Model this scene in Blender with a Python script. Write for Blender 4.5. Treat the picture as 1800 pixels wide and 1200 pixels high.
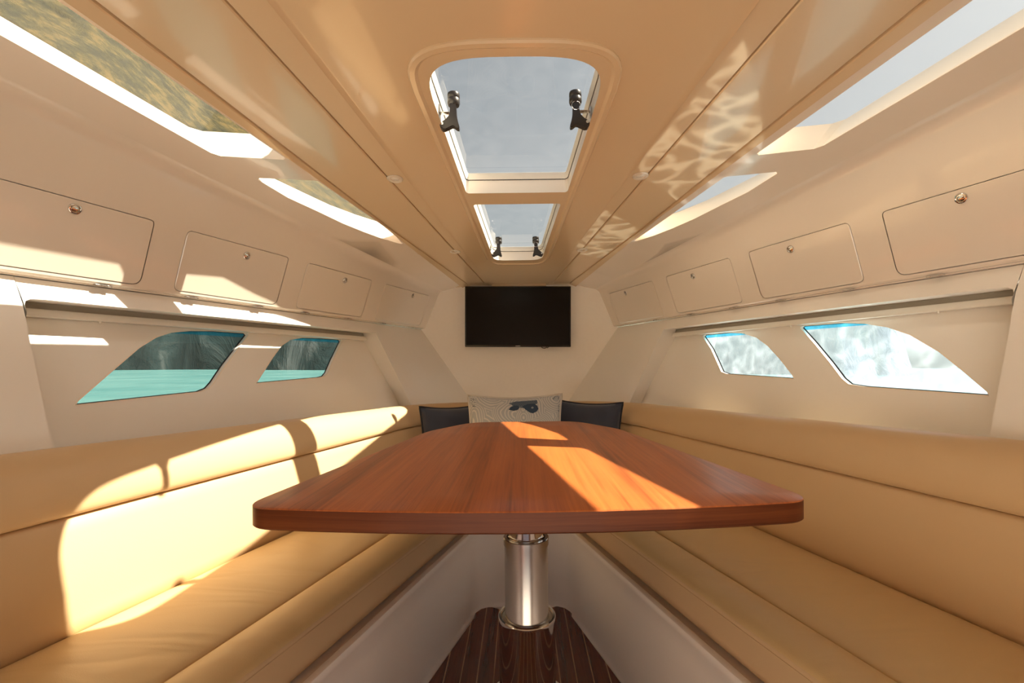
import bpy, bmesh, math, random
from mathutils import Vector, Matrix, noise
from mathutils.geometry import delaunay_2d_cdt

for o in list(bpy.data.objects):
    bpy.data.objects.remove(o)
scene = bpy.context.scene
col = scene.collection
random.seed(7)
OZ = 1.03                     # eye height above the cabin sole; shapes below are given relative to eye level

# ------------------------------------------------------------------ camera
cam_d = bpy.data.cameras.new('camera')
cam = bpy.data.objects.new('camera', cam_d)
col.objects.link(cam)
cam_d.sensor_width = 36.0
cam_d.lens = 820.0 / 1800.0 * 36.0
cam_d.shift_x = -14.0 / 1800.0
cam_d.shift_y = 40.0 / 1800.0
cam_d.clip_start = 0.01
cam_d.clip_end = 3000
ROLL = 0.012
cam.matrix_world = Matrix.Translation((0, 0, OZ)) @ Matrix.Rotation(math.pi / 2, 4, 'X') @ Matrix.Rotation(-ROLL, 4, 'Z')
scene.camera = cam

# ------------------------------------------------------------------ sky, sun, exposure
SUN_DIR = Vector((-0.812, -0.032, -1.0)).normalized()
world = bpy.data.worlds.new('world')
scene.world = world
world.use_nodes = True
wn = world.node_tree
for n in list(wn.nodes):
    wn.nodes.remove(n)
w_out = wn.nodes.new('ShaderNodeOutputWorld')
w_bg = wn.nodes.new('ShaderNodeBackground')
w_sky = wn.nodes.new('ShaderNodeTexSky')
w_sky.sky_type = 'NISHITA'
w_sky.sun_disc = False
w_sky.sun_elevation = math.asin(-SUN_DIR.z)
w_sky.sun_rotation = math.radians(90)
w_sky.air_density = 1.0
w_sky.dust_density = 3.0
w_sky.ozone_density = 1.0
w_bg.inputs['Strength'].default_value = 0.20
w_hs = wn.nodes.new('ShaderNodeHueSaturation')      # hazy, washed-out sky
w_hs.inputs['Saturation'].default_value = 0.4
wn.links.new(w_sky.outputs[0], w_hs.inputs['Color'])
wn.links.new(w_hs.outputs[0], w_bg.inputs['Color'])
wn.links.new(w_bg.outputs[0], w_out.inputs['Surface'])

sun_d = bpy.data.lights.new('sun', 'SUN')
sun = bpy.data.objects.new('sun', sun_d)
col.objects.link(sun)
sun_d.energy = 22.0
sun_d.angle = math.radians(0.6)
sun_d.color = (1.0, 0.90, 0.77)
sun.location = (20, 0, 30)
sun.rotation_euler = SUN_DIR.to_track_quat('-Z', 'Y').to_euler()

gl_d = bpy.data.lights.new('water_glint', 'SPOT')      # sunlight thrown up off the ripples beside the starboard windows
gl = bpy.data.objects.new('water_glint', gl_d)
col.objects.link(gl)
gl.location = (2.75, 1.75, OZ - 1.62)
gl.rotation_euler = Vector((-0.785, -0.05, 1.0)).normalized().to_track_quat('-Z', 'Y').to_euler()
gl_d.energy = 520.0
gl_d.color = (1.0, 0.93, 0.82)
gl_d.spot_size = math.radians(50)
gl_d.spot_blend = 0.4
gl_d.shadow_soft_size = 0.01
gl_d.use_nodes = True
gt = gl_d.node_tree
g_em = [n for n in gt.nodes if n.type == 'EMISSION'][0]
g_tc = gt.nodes.new('ShaderNodeTexCoord')
g_ns = gt.nodes.new('ShaderNodeTexNoise')
g_ns.inputs['Scale'].default_value = 14.0
g_va = gt.nodes.new('ShaderNodeVectorMath')
g_va.operation = 'MULTIPLY_ADD'
g_va.inputs[1].default_value = (0.10, 0.10, 0.10)
g_vo = gt.nodes.new('ShaderNodeTexVoronoi')
g_vo.feature = 'DISTANCE_TO_EDGE'
g_vo.inputs['Scale'].default_value = 26.0
g_mr = gt.nodes.new('ShaderNodeMapRange')
g_mr.interpolation_type = 'SMOOTHSTEP'
g_mr.inputs['From Min'].default_value = 0.0
g_mr.inputs['From Max'].default_value = 0.14
g_mr.inputs['To Min'].default_value = 1.0
g_mr.inputs['To Max'].default_value = 0.12
gt.links.new(g_tc.outputs['Normal'], g_ns.inputs['Vector'])
gt.links.new(g_ns.outputs['Color'], g_va.inputs[0])
gt.links.new(g_tc.outputs['Normal'], g_va.inputs[2])
gt.links.new(g_va.outputs[0], g_vo.inputs['Vector'])
gt.links.new(g_vo.outputs['Distance'], g_mr.inputs['Value'])
gt.links.new(g_mr.outputs[0], g_em.inputs['Strength'])

vs = scene.view_settings
vs.view_transform = 'Standard'
vs.look = 'None'
vs.exposure = -0.05
vs.gamma = 1.0
vs.use_curve_mapping = False
scene.cycles.max_bounces = 14
scene.cycles.diffuse_bounces = 8
scene.cycles.glossy_bounces = 6
scene.cycles.transparent_max_bounces = 16
scene.cycles.transmission_bounces = 8
scene.cycles.caustics_reflective = False
scene.cycles.caustics_refractive = False
scene.cycles.sample_clamp_indirect = 6.0
scene.cycles.use_denoising = True

# ------------------------------------------------------------------ materials
MATS = {}


def new_mat(name):
    m = bpy.data.materials.new(name)
    m.use_nodes = True
    nt = m.node_tree
    for n in list(nt.nodes):
        nt.nodes.remove(n)
    out = nt.nodes.new('ShaderNodeOutputMaterial')
    MATS[name] = m
    return m, nt, out


def L(nt, a, b):
    nt.links.new(a, b)


def principled(name, color, rough=0.5, metal=0.0, coat=0.0, coat_rough=0.1, spec=0.5, noise_amt=0.0, noise_scale=20.0,
               bump=0.0, bump_scale=200.0, stretch=(1, 1, 1), sheen=0.0):
    m, nt, out = new_mat(name)
    p = nt.nodes.new('ShaderNodeBsdfPrincipled')
    p.inputs['Base Color'].default_value = (*color, 1)
    p.inputs['Roughness'].default_value = rough
    p.inputs['Metallic'].default_value = metal
    p.inputs['Coat Weight'].default_value = coat
    p.inputs['Coat Roughness'].default_value = coat_rough
    p.inputs['Specular IOR Level'].default_value = spec
    p.inputs['Sheen Weight'].default_value = sheen
    if noise_amt or bump:
        tc = nt.nodes.new('ShaderNodeTexCoord')
        mp = nt.nodes.new('ShaderNodeMapping')
        mp.inputs['Scale'].default_value = stretch
        L(nt, tc.outputs['Object'], mp.inputs['Vector'])
    if noise_amt:
        n = nt.nodes.new('ShaderNodeTexNoise')
        n.inputs['Scale'].default_value = noise_scale
        n.inputs['Detail'].default_value = 5
        L(nt, mp.outputs[0], n.inputs['Vector'])
        r = nt.nodes.new('ShaderNodeMapRange')
        r.inputs['To Min'].default_value = 1 - noise_amt
        r.inputs['To Max'].default_value = 1 + noise_amt
        L(nt, n.outputs[0], r.inputs['Value'])
        mx = nt.nodes.new('ShaderNodeVectorMath')
        mx.operation = 'SCALE'
        mx.inputs[0].default_value = color
        L(nt, r.outputs[0], mx.inputs['Scale'])
        L(nt, mx.outputs[0], p.inputs['Base Color'])
    if bump:
        n = nt.nodes.new('ShaderNodeTexNoise')
        n.inputs['Scale'].default_value = bump_scale
        n.inputs['Detail'].default_value = 4
        L(nt, mp.outputs[0], n.inputs['Vector'])
        b = nt.nodes.new('ShaderNodeBump')
        b.inputs['Strength'].default_value = bump
        b.inputs['Distance'].default_value = 0.002
        L(nt, n.outputs[0], b.inputs['Height'])
        L(nt, b.outputs[0], p.inputs['Normal'])
    L(nt, p.outputs[0], out.inputs['Surface'])
    return m


GEL = (0.76, 0.69, 0.605)
principled('gelcoat', GEL, rough=0.22, coat=0.5, coat_rough=0.04, noise_amt=0.015, noise_scale=3)
principled('gelcoat_liner', (0.93, 0.87, 0.83), rough=0.3, coat=0.35, coat_rough=0.08)
principled('headliner', (0.66, 0.51, 0.325), rough=0.24, coat=0.5, coat_rough=0.06)
principled('side_lining', (0.84, 0.81, 0.765), rough=0.38, coat=0.12, coat_rough=0.1)
principled('bow_lining', (0.93, 0.90, 0.85), rough=0.45, noise_amt=0.02, noise_scale=60)
principled('white_frame', (0.88, 0.80, 0.70), rough=0.25, coat=0.3)
principled('shaded_rail', (0.36, 0.33, 0.27), rough=0.5)  # grey headrail, its dark tone includes the shade under the fascia
principled('pale_rail', (0.78, 0.75, 0.68), rough=0.35, coat=0.2)
principled('black_plastic', (0.020, 0.014, 0.011), rough=0.32, coat=0.2)
principled('rubber', (0.012, 0.012, 0.013), rough=0.6)
principled('chrome', (0.82, 0.81, 0.80), rough=0.07, metal=1.0)
principled('brushed_steel', (0.60, 0.57, 0.54), rough=0.22, metal=1.0)
principled('dark_recess', (0.03, 0.025, 0.02), rough=0.7)
principled('tv_screen', (0.004, 0.0035, 0.0035), rough=0.2, spec=0.25)
principled('tv_bezel', (0.008, 0.007, 0.007), rough=0.3)
principled('logo_white', (0.7, 0.7, 0.7), rough=0.4)
principled('lamp_lens', (0.75, 0.72, 0.66), rough=0.15, coat=0.5)
principled('lamp_ring', (0.66, 0.60, 0.50), rough=0.3, coat=0.3)
principled('navy_velvet', (0.028, 0.036, 0.062), rough=0.85, sheen=0.4, noise_amt=0.3, noise_scale=14)
principled('navy_piping', (0.010, 0.012, 0.02), rough=0.7)
principled('white_piping', (0.62, 0.60, 0.56), rough=0.8)
principled('fish_blue', (0.03, 0.06, 0.11), rough=0.85)
principled('fish_pale', (0.42, 0.46, 0.49), rough=0.85)
principled('fish_mid', (0.13, 0.17, 0.22), rough=0.85)
principled('rail_seal', (0.015, 0.02, 0.03), rough=0.5)
principled('holly_seam', (0.42, 0.22, 0.10), rough=0.35, coat=0.3)


def leather():
    m, nt, out = new_mat('leather')
    p = nt.nodes.new('ShaderNodeBsdfPrincipled')
    p.inputs['Base Color'].default_value = (0.66, 0.48, 0.25, 1)
    p.inputs['Roughness'].default_value = 0.42
    p.inputs['Specular IOR Level'].default_value = 0.45
    tc = nt.nodes.new('ShaderNodeTexCoord')
    # broad soft creases across the seat plus fine grain
    mp = nt.nodes.new('ShaderNodeMapping')
    mp.inputs['Scale'].default_value = (2.2, 9.0, 3.0)
    L(nt, tc.outputs['Object'], mp.inputs['Vector'])
    n1 = nt.nodes.new('ShaderNodeTexNoise')
    n1.inputs['Scale'].default_value = 1.0
    n1.inputs['Detail'].default_value = 2
    n1.inputs['Distortion'].default_value = 0.8
    L(nt, mp.outputs[0], n1.inputs['Vector'])
    b1 = nt.nodes.new('ShaderNodeBump')
    b1.inputs['Strength'].default_value = 0.28
    b1.inputs['Distance'].default_value = 0.03
    L(nt, n1.outputs[0], b1.inputs['Height'])
    n2 = nt.nodes.new('ShaderNodeTexVoronoi')
    n2.inputs['Scale'].default_value = 420
    L(nt, tc.outputs['Object'], n2.inputs['Vector'])
    b2 = nt.nodes.new('ShaderNodeBump')
    b2.inputs['Strength'].default_value = 0.12
    b2.inputs['Distance'].default_value = 0.001
    L(nt, n2.outputs[0], b2.inputs['Height'])
    L(nt, b1.outputs[0], b2.inputs['Normal'])
    L(nt, b2.outputs[0], p.inputs['Normal'])
    L(nt, p.outputs[0], out.inputs['Surface'])


leather()
principled('leather_smooth', (0.63, 0.44, 0.245), rough=0.4, bump=0.1, bump_scale=500)
principled('leather_side', (0.62, 0.44, 0.26), rough=0.45, bump=0.12, bump_scale=90, stretch=(1, 1, 0.25))


def wood(name, dark, mid, light, scale=(34, 1.1, 34), rough=0.22, coat=0.5, coat_rough=0.12, spec=0.5):
    m, nt, out = new_mat(name)
    p = nt.nodes.new('ShaderNodeBsdfPrincipled')
    p.inputs['Roughness'].default_value = rough
    p.inputs['Coat Weight'].default_value = coat
    p.inputs['Coat Roughness'].default_value = coat_rough
    p.inputs['Specular IOR Level'].default_value = spec
    tc = nt.nodes.new('ShaderNodeTexCoord')
    mp = nt.nodes.new('ShaderNodeMapping')
    mp.inputs['Scale'].default_value = scale
    L(nt, tc.outputs['Object'], mp.inputs['Vector'])
    n1 = nt.nodes.new('ShaderNodeTexNoise')
    n1.inputs['Scale'].default_value = 0.35
    n1.inputs['Detail'].default_value = 3
    n1.inputs['Distortion'].default_value = 0.6
    L(nt, mp.outputs[0], n1.inputs['Vector'])
    n2 = nt.nodes.new('ShaderNodeTexNoise')
    n2.inputs['Scale'].default_value = 3.2
    n2.inputs['Detail'].default_value = 6
    n2.inputs['Roughness'].default_value = 0.65
    L(nt, mp.outputs[0], n2.inputs['Vector'])
    mix = nt.nodes.new('ShaderNodeMix')
    mix.inputs['Factor'].default_value = 0.45
    L(nt, n1.outputs[0], mix.inputs[2])
    L(nt, n2.outputs[0], mix.inputs[3])
    cr = nt.nodes.new('ShaderNodeValToRGB')
    cr.color_ramp.elements[0].position = 0.36
    cr.color_ramp.elements[0].color = (*dark, 1)
    cr.color_ramp.elements[1].position = 0.66
    cr.color_ramp.elements[1].color = (*light, 1)
    e = cr.color_ramp.elements.new(0.5)
    e.color = (*mid, 1)
    L(nt, mix.outputs[0], cr.inputs[0])
    L(nt, cr.outputs[0], p.inputs['Base Color'])
    L(nt, p.outputs[0], out.inputs['Surface'])


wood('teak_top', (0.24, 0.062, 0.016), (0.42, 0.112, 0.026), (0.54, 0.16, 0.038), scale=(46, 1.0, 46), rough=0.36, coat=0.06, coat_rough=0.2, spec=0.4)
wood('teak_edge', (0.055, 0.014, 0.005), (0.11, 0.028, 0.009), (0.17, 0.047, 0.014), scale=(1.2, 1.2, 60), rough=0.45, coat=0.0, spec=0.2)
wood('teak_floor', (0.065, 0.015, 0.007), (0.13, 0.029, 0.012), (0.20, 0.047, 0.018), scale=(60, 2, 60), rough=0.22, coat=0.3, coat_rough=0.1)


def glass(name, tint, haze=0.0, haze_col=(1, 1, 1), smudge=0.0):
    """thin tinted acrylic: clear transmission, mirror-like glancing reflection, and salt haze that scatters sunlight"""
    m, nt, out = new_mat(name)
    tr = nt.nodes.new('ShaderNodeBsdfTransparent')
    tr.inputs['Color'].default_value = (*tint, 1)
    gl = nt.nodes.new('ShaderNodeBsdfGlossy')
    gl.inputs['Roughness'].default_value = 0.02
    lw = nt.nodes.new('ShaderNodeLayerWeight')
    lw.inputs['Blend'].default_value = 0.5
    pw = nt.nodes.new('ShaderNodeMath')
    pw.operation = 'POWER'
    pw.inputs[1].default_value = 5.0
    L(nt, lw.outputs['Facing'], pw.inputs[0])
    ma = nt.nodes.new('ShaderNodeMath')
    ma.operation = 'MULTIPLY_ADD'
    ma.inputs[1].default_value = 0.9
    ma.inputs[2].default_value = 0.05
    L(nt, pw.outputs[0], ma.inputs[0])
    mx = nt.nodes.new('ShaderNodeMixShader')
    L(nt, ma.outputs[0], mx.inputs[0])
    last = tr.outputs[0]
    if haze > 0:
        tl = nt.nodes.new('ShaderNodeBsdfTranslucent')
        tl.inputs['Color'].default_value = (*haze_col, 1)
        hm = nt.nodes.new('ShaderNodeMixShader')
        hm.inputs[0].default_value = haze
        if smudge > 0:
            tc = nt.nodes.new('ShaderNodeTexCoord')
            n = nt.nodes.new('ShaderNodeTexNoise')
            n.inputs['Scale'].default_value = 9
            n.inputs['Detail'].default_value = 6
            n.inputs['Distortion'].default_value = 1.5
            L(nt, tc.outputs['Object'], n.inputs['Vector'])
            r = nt.nodes.new('ShaderNodeMapRange')
            r.inputs['From Min'].default_value = 0.35
            r.inputs['From Max'].default_value = 0.75
            r.inputs['To Min'].default_value = haze * (1 - smudge)
            r.inputs['To Max'].default_value = haze * (1 + smudge)
            L(nt, n.outputs[0], r.inputs['Value'])
            L(nt, r.outputs[0], hm.inputs[0])
        L(nt, tr.outputs[0], hm.inputs[1])
        L(nt, tl.outputs[0], hm.inputs[2])
        last = hm.outputs[0]
    L(nt, last, mx.inputs[1])
    L(nt, gl.outputs[0], mx.inputs[2])
    L(nt, mx.outputs[0], out.inputs['Surface'])


glass('hatch_acrylic', (0.79, 0.785, 0.70), haze=0.008, smudge=0.7)
glass('skylight_acrylic', (0.74, 0.735, 0.66), haze=0.002, smudge=0.7)
glass('hull_glass', (0.80, 0.92, 0.92), haze=0.02, smudge=0.6)
glass('hull_glass_salt_glare', (0.80, 0.9, 0.97), haze=0.22, haze_col=(0.84, 0.94, 1.0), smudge=0.25)  # salt haze, strengthened to stand in for glare on the sun side
glass('blue_film', (0.12, 0.62, 0.85), haze=0.12, haze_col=(0.1, 0.5, 0.8))


def pillow_print():
    m, nt, out = new_mat('wave_print')
    p = nt.nodes.new('ShaderNodeBsdfPrincipled')
    p.inputs['Roughness'].default_value = 0.9
    tc = nt.nodes.new('ShaderNodeTexCoord')
    n = nt.nodes.new('ShaderNodeTexNoise')
    n.inputs['Scale'].default_value = 5
    L(nt, tc.outputs['Object'], n.inputs['Vector'])
    vm = nt.nodes.new('ShaderNodeVectorMath')
    vm.operation = 'MULTIPLY_ADD'
    vm.inputs[1].default_value = (0.09, 0.09, 0.09)
    L(nt, n.outputs['Color'], vm.inputs[0])
    L(nt, tc.outputs['Object'], vm.inputs[2])
    v = nt.nodes.new('ShaderNodeTexVoronoi')
    v.inputs['Scale'].default_value = 6.5
    L(nt, vm.outputs[0], v.inputs['Vector'])
    s = nt.nodes.new('ShaderNodeMath')
    s.operation = 'MULTIPLY'
    s.inputs[1].default_value = 90
    L(nt, v.outputs['Distance'], s.inputs[0])
    sn = nt.nodes.new('ShaderNodeMath')
    sn.operation = 'SINE'
    L(nt, s.outputs[0], sn.inputs[0])
    cr = nt.nodes.new('ShaderNodeValToRGB')
    cr.color_ramp.elements[0].position = 0.25
    cr.color_ramp.elements[0].color = (0.44, 0.47, 0.49, 1)
    cr.color_ramp.elements[1].position = 0.8
    cr.color_ramp.elements[1].color = (0.66, 0.65, 0.62, 1)
    L(nt, sn.outputs[0], cr.inputs[0])
    L(nt, cr.outputs[0], p.inputs['Base Color'])
    L(nt, p.outputs[0], out.inputs['Surface'])


pillow_print()


def rock(name, base, pale, dark, green=None, scale=0.12, green_from=6.0, soft=10.0):
    m, nt, out = new_mat(name)
    p = nt.nodes.new('ShaderNodeBsdfPrincipled')
    p.inputs['Roughness'].default_value = 0.95
    p.inputs['Specular IOR Level'].default_value = 0.1
    tc = nt.nodes.new('ShaderNodeTexCoord')
    mp = nt.nodes.new('ShaderNodeMapping')
    mp.inputs['Scale'].default_value = (1.0, 1.0, 0.35)
    L(nt, tc.outputs['Object'], mp.inputs['Vector'])
    n = nt.nodes.new('ShaderNodeTexNoise')
    n.inputs['Scale'].default_value = scale
    n.inputs['Detail'].default_value = 10
    n.inputs['Roughness'].default_value = 0.68
    n.inputs['Distortion'].default_value = 1.2
    L(nt, mp.outputs[0], n.inputs['Vector'])
    cr = nt.nodes.new('ShaderNodeValToRGB')
    cr.color_ramp.elements[0].position = 0.36
    cr.color_ramp.elements[0].color = (*dark, 1)
    cr.color_ramp.elements[1].position = 0.68
    cr.color_ramp.elements[1].color = (*pale, 1)
    e = cr.color_ramp.elements.new(0.52)
    e.color = (*base, 1)
    L(nt, n.outputs[0], cr.inputs[0])
    colout = cr.outputs[0]
    if green:
        n3 = nt.nodes.new('ShaderNodeTexNoise')
        n3.inputs['Scale'].default_value = 0.22
        n3.inputs['Detail'].default_value = 9
        n3.inputs['Roughness'].default_value = 0.75
        L(nt, tc.outputs['Object'], n3.inputs['Vector'])
        cg = nt.nodes.new('ShaderNodeValToRGB')
        cg.color_ramp.elements[0].position = 0.41
        cg.color_ramp.elements[0].color = (*green[0], 1)
        cg.color_ramp.elements[1].position = 0.6
        cg.color_ramp.elements[1].color = (*green[2], 1)
        e = cg.color_ramp.elements.new(0.5)
        e.color = (*green[1], 1)
        L(nt, n3.outputs[0], cg.inputs[0])
        sx = nt.nodes.new('ShaderNodeSeparateXYZ')
        L(nt, tc.outputs['Object'], sx.inputs[0])
        mr = nt.nodes.new('ShaderNodeMapRange')
        mr.inputs['From Min'].default_value = green_from
        mr.inputs['From Max'].default_value = green_from + soft
        L(nt, sx.outputs['Z'], mr.inputs['Value'])
        mx = nt.nodes.new('ShaderNodeMix')
        mx.data_type = 'RGBA'
        L(nt, mr.outputs[0], mx.inputs[0])
        L(nt, colout, mx.inputs[6])
        L(nt, cg.outputs[0], mx.inputs[7])
        colout = mx.outputs[2]
    L(nt, colout, p.inputs['Base Color'])
    b = nt.nodes.new('ShaderNodeBump')
    b.inputs['Strength'].default_value = 0.7
    b.inputs['Distance'].default_value = 2.5
    L(nt, n.outputs[0], b.inputs['Height'])
    L(nt, b.outputs[0], p.inputs['Normal'])
    L(nt, p.outputs[0], out.inputs['Surface'])


rock('hill_rock', (0.018, 0.026, 0.025), (0.08, 0.08, 0.075), (0.008, 0.012, 0.012),
     green=((0.004, 0.008, 0.001), (0.028, 0.025, 0.0045), (0.085, 0.058, 0.015)), green_from=22, soft=16)
rock('cliff_rock', (0.20, 0.23, 0.29), (0.5, 0.47, 0.46), (0.09, 0.11, 0.16), scale=0.3)


def sea_mat():
    m, nt, out = new_mat('sea_water')
    p = nt.nodes.new('ShaderNodeBsdfPrincipled')
    p.inputs['Base Color'].default_value = (0.055, 0.27, 0.24, 1)
    p.inputs['Roughness'].default_value = 0.22
    p.inputs['IOR'].default_value = 1.33
    tc = nt.nodes.new('ShaderNodeTexCoord')
    n = nt.nodes.new('ShaderNodeTexNoise')
    n.inputs['Scale'].default_value = 0.8
    n.inputs['Detail'].default_value = 6
    L(nt, tc.outputs['Object'], n.inputs['Vector'])
    b = nt.nodes.new('ShaderNodeBump')
    b.inputs['Strength'].default_value = 0.5
    b.inputs['Distance'].default_value = 0.25
    L(nt, n.outputs[0], b.inputs['Height'])
    L(nt, b.outputs[0], p.inputs['Normal'])
    n2 = nt.nodes.new('ShaderNodeTexNoise')
    n2.inputs['Scale'].default_value = 0.15
    n2.inputs['Detail'].default_value = 4
    L(nt, tc.outputs['Object'], n2.inputs['Vector'])
    cr = nt.nodes.new('ShaderNodeValToRGB')
    cr.color_ramp.elements[0].position = 0.35
    cr.color_ramp.elements[0].color = (0.075, 0.18, 0.172, 1)
    cr.color_ramp.elements[1].position = 0.7
    cr.color_ramp.elements[1].color = (0.13, 0.245, 0.225, 1)
    L(nt, n2.outputs[0], cr.inputs[0])
    L(nt, cr.outputs[0], p.inputs['Base Color'])
    L(nt, p.outputs[0], out.inputs['Surface'])


sea_mat()

# ------------------------------------------------------------------ helpers


def link_mesh(name, verts, faces, mat, parent=None, smooth=40, weld=True, kind=None):
    """verts are relative to eye level in boat axes (x starboard, y to the bow, z up)"""
    off = Vector((0, 0, OZ))
    base = parent_world(parent) if parent else Vector((0, 0, 0))
    me = bpy.data.meshes.new(name)
    me.from_pydata([tuple(Vector(v) + off - base) for v in verts], [], [tuple(f) for f in faces])
    bm = bmesh.new()
    bm.from_mesh(me)
    if weld:
        bmesh.ops.remove_doubles(bm, verts=bm.verts, dist=1e-5)
    bmesh.ops.recalc_face_normals(bm, faces=bm.faces)
    bm.to_mesh(me)
    bm.free()
    for p in me.polygons:
        p.use_smooth = True
    me.set_sharp_from_angle(angle=math.radians(smooth))
    me.materials.append(MATS[mat])
    o = bpy.data.objects.new(name, me)
    col.objects.link(o)
    if parent:
        o.parent = parent
    if kind:
        o['kind'] = kind
    return o


def parent_world(p):
    v = Vector((0, 0, 0))
    while p:
        v += p.location
        p = p.parent
    return v


def thing(name, label, cat, loc, group=None):
    o = bpy.data.objects.new(name, None)
    o.empty_display_size = 0.05
    o.location = Vector(loc) + Vector((0, 0, OZ))
    col.objects.link(o)
    o['label'] = label
    o['category'] = cat
    if group:
        o['group'] = group
    return o


def tag(o, label, cat, group=None):
    o['label'] = label
    o['category'] = cat
    if group:
        o['group'] = group
    return o


def pip(x, y, poly):
    c = False
    j = len(poly) - 1
    for i in range(len(poly)):
        xi, yi = poly[i]
        xj, yj = poly[j]
        if (yi > y) != (yj > y) and x < (xj - xi) * (y - yi) / (yj - yi) + xi:
            c = not c
        j = i
    return c


def sheet(outer, holes, fn, step=0.15):
    """flat 2-d outline with holes, triangulated and laid on the surface fn(u, v) -> (x, y, z)"""
    pts, edges = [], []

    def loop(l):
        s = len(pts)
        pts.extend(Vector(p) for p in l)
        for i in range(len(l)):
            edges.append((s + i, s + (i + 1) % len(l)))
    loop(outer)
    for h in holes:
        loop(h)
    us = [p[0] for p in outer]
    vss = [p[1] for p in outer]
    if step:
        u = min(us) + step * 0.53
        while u < max(us):
            v = min(vss) + step * 0.51
            while v < max(vss):
                if pip(u, v, outer) and not any(pip(u, v, h) for h in holes):
                    d = min((Vector((u, v)) - q).length for q in pts[:400])
                    if d > step * 0.3:
                        pts.append(Vector((u, v)))
                v += step
            u += step
    r = delaunay_2d_cdt(pts, edges, [], 0, 1e-6)
    V2, F = r[0], r[2]
    keep = []
    for f in F:
        cx = sum(V2[i].x for i in f) / len(f)
        cy = sum(V2[i].y for i in f) / len(f)
        if pip(cx, cy, outer) and not any(pip(cx, cy, h) for h in holes):
            keep.append(tuple(f))
    return [fn(v.x, v.y) for v in V2], keep


class MB:
    def __init__(self):
        self.v, self.f = [], []

    def add(self, verts, faces):
        s = len(self.v)
        self.v.extend(tuple(p) for p in verts)
        self.f.extend(tuple(i + s for i in f) for f in faces)
        return self

    def loft(self, rows, closed=False, cap=False, ring=False):
        """rows of equal length; closed: each row is a loop; ring: last row joins the first"""
        n = len(rows[0])
        verts = [p for r in rows for p in r]
        faces = []
        m = len(rows)
        for i in range(m if ring else m - 1):
            i2 = (i + 1) % m
            for j in range(n if closed else n - 1):
                j2 = (j + 1) % n
                faces.append((i * n + j, i * n + j2, i2 * n + j2, i2 * n + j))
        if cap:
            faces.append(tuple(range(n))[::-1])
            faces.append(tuple(range((m - 1) * n, m * n)))
        return self.add(verts, faces)

    def box(self, c, s, rot=None, bevel=0.0):
        bm = bmesh.new()
        bmesh.ops.create_cube(bm, size=1)
        for v in bm.verts:
            v.co = Vector((v.co.x * s[0], v.co.y * s[1], v.co.z * s[2]))
        if bevel:
            bmesh.ops.bevel(bm, geom=bm.edges[:], offset=bevel, segments=2, affect='EDGES', profile=0.5)
        M = rot if rot is not None else Matrix.Identity(3)
        bm.verts.index_update()
        self.add([Vector(c) + M @ v.co for v in bm.verts], [[v.index for v in f.verts] for f in bm.faces])
        bm.free()
        return self

    def lathe(self, prof, c, axis=Vector((0, 0, 1)), n=48):
        """prof: (radius, height) along axis"""
        q = Vector(axis).normalized().to_track_quat('Z', 'Y').to_matrix()
        rows = []
        for r, h in prof:
            rows.append([Vector(c) + q @ Vector((max(r, 1e-5) * math.cos(2 * math.pi * k / n), max(r, 1e-5) * math.sin(2 * math.pi * k / n), h)) for k in range(n)])
        return self.loft(rows, closed=True)

    def tube(self, path, r, n=8, closed=False):
        rows = []
        m = len(path)
        path = [Vector(p) for p in path]
        for i, p in enumerate(path):
            a = path[(i - 1) % m] if (closed or i > 0) else p
            b = path[(i + 1) % m] if (closed or i < m - 1) else p
            d = (b - a).normalized()
            up = Vector((0, 0, 1)) if abs(d.z) < 0.9 else Vector((1, 0, 0))
            s = d.cross(up).normalized()
            t = s.cross(d)
            rows.append([p + r * (math.cos(2 * math.pi * k / n) * s + math.sin(2 * math.pi * k / n) * t) for k in range(n)])
        return self.loft(rows, closed=True, cap=not closed, ring=closed)

    def prism(self, poly, fn, d0, d1):
        """2-d outline swept along fn(u, v, d) from d0 to d1, capped"""
        a = [fn(u, v, d0) for u, v in poly]
        b = [fn(u, v, d1) for u, v in poly]
        return self.loft([a, b], closed=True, cap=True)

    def build(self, name, mat, parent=None, **k):
        return link_mesh(name, self.v, self.f, mat, parent, **k)


def round_poly(pts, radii, seg=6):
    """pts 2-d closed; each corner rounded with its radius"""
    out = []
    n = len(pts)
    if not isinstance(radii, (list, tuple)):
        radii = [radii] * n
    for i in range(n):
        p = Vector(pts[i])
        a = Vector(pts[i - 1]) - p
        b = Vector(pts[(i + 1) % n]) - p
        r = radii[i]
        if r <= 0:
            out.append(tuple(p))
            continue
        ang = a.angle(b)
        t = min(r / math.tan(ang / 2), a.length * 0.48, b.length * 0.48)
        p0 = p + a.normalized() * t
        p1 = p + b.normalized() * t
        for k in range(seg + 1):
            s = k / seg
            out.append(tuple((1 - s) ** 2 * p0 + 2 * s * (1 - s) * p + s * s * p1))
    return out


def scale_loop(loop, d):
    """grow (d > 0) or shrink a 2-d loop by d along its vertex normals"""
    n = len(loop)
    area = sum(loop[i][0] * loop[(i + 1) % n][1] - loop[(i + 1) % n][0] * loop[i][1] for i in range(n))
    sg = 1 if area > 0 else -1
    out = []
    for i in range(n):
        a = Vector(loop[i - 1])
        b = Vector(loop[(i + 1) % n])
        t = b - a
        if t.length < 1e-9:
            t = Vector((1, 0))
        t.normalize()
        nn = Vector((t.y, -t.x)) * sg
        out.append((loop[i][0] + nn.x * d, loop[i][1] + nn.y * d))
    return out


def lin(a, b, n):
    return [a + (b - a) * i / (n - 1) for i in range(n)]


# ------------------------------------------------------------------ the cabin's lines (half breadths against distance to the bow)
Y0, Y1 = -0.45, 3.24


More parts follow.
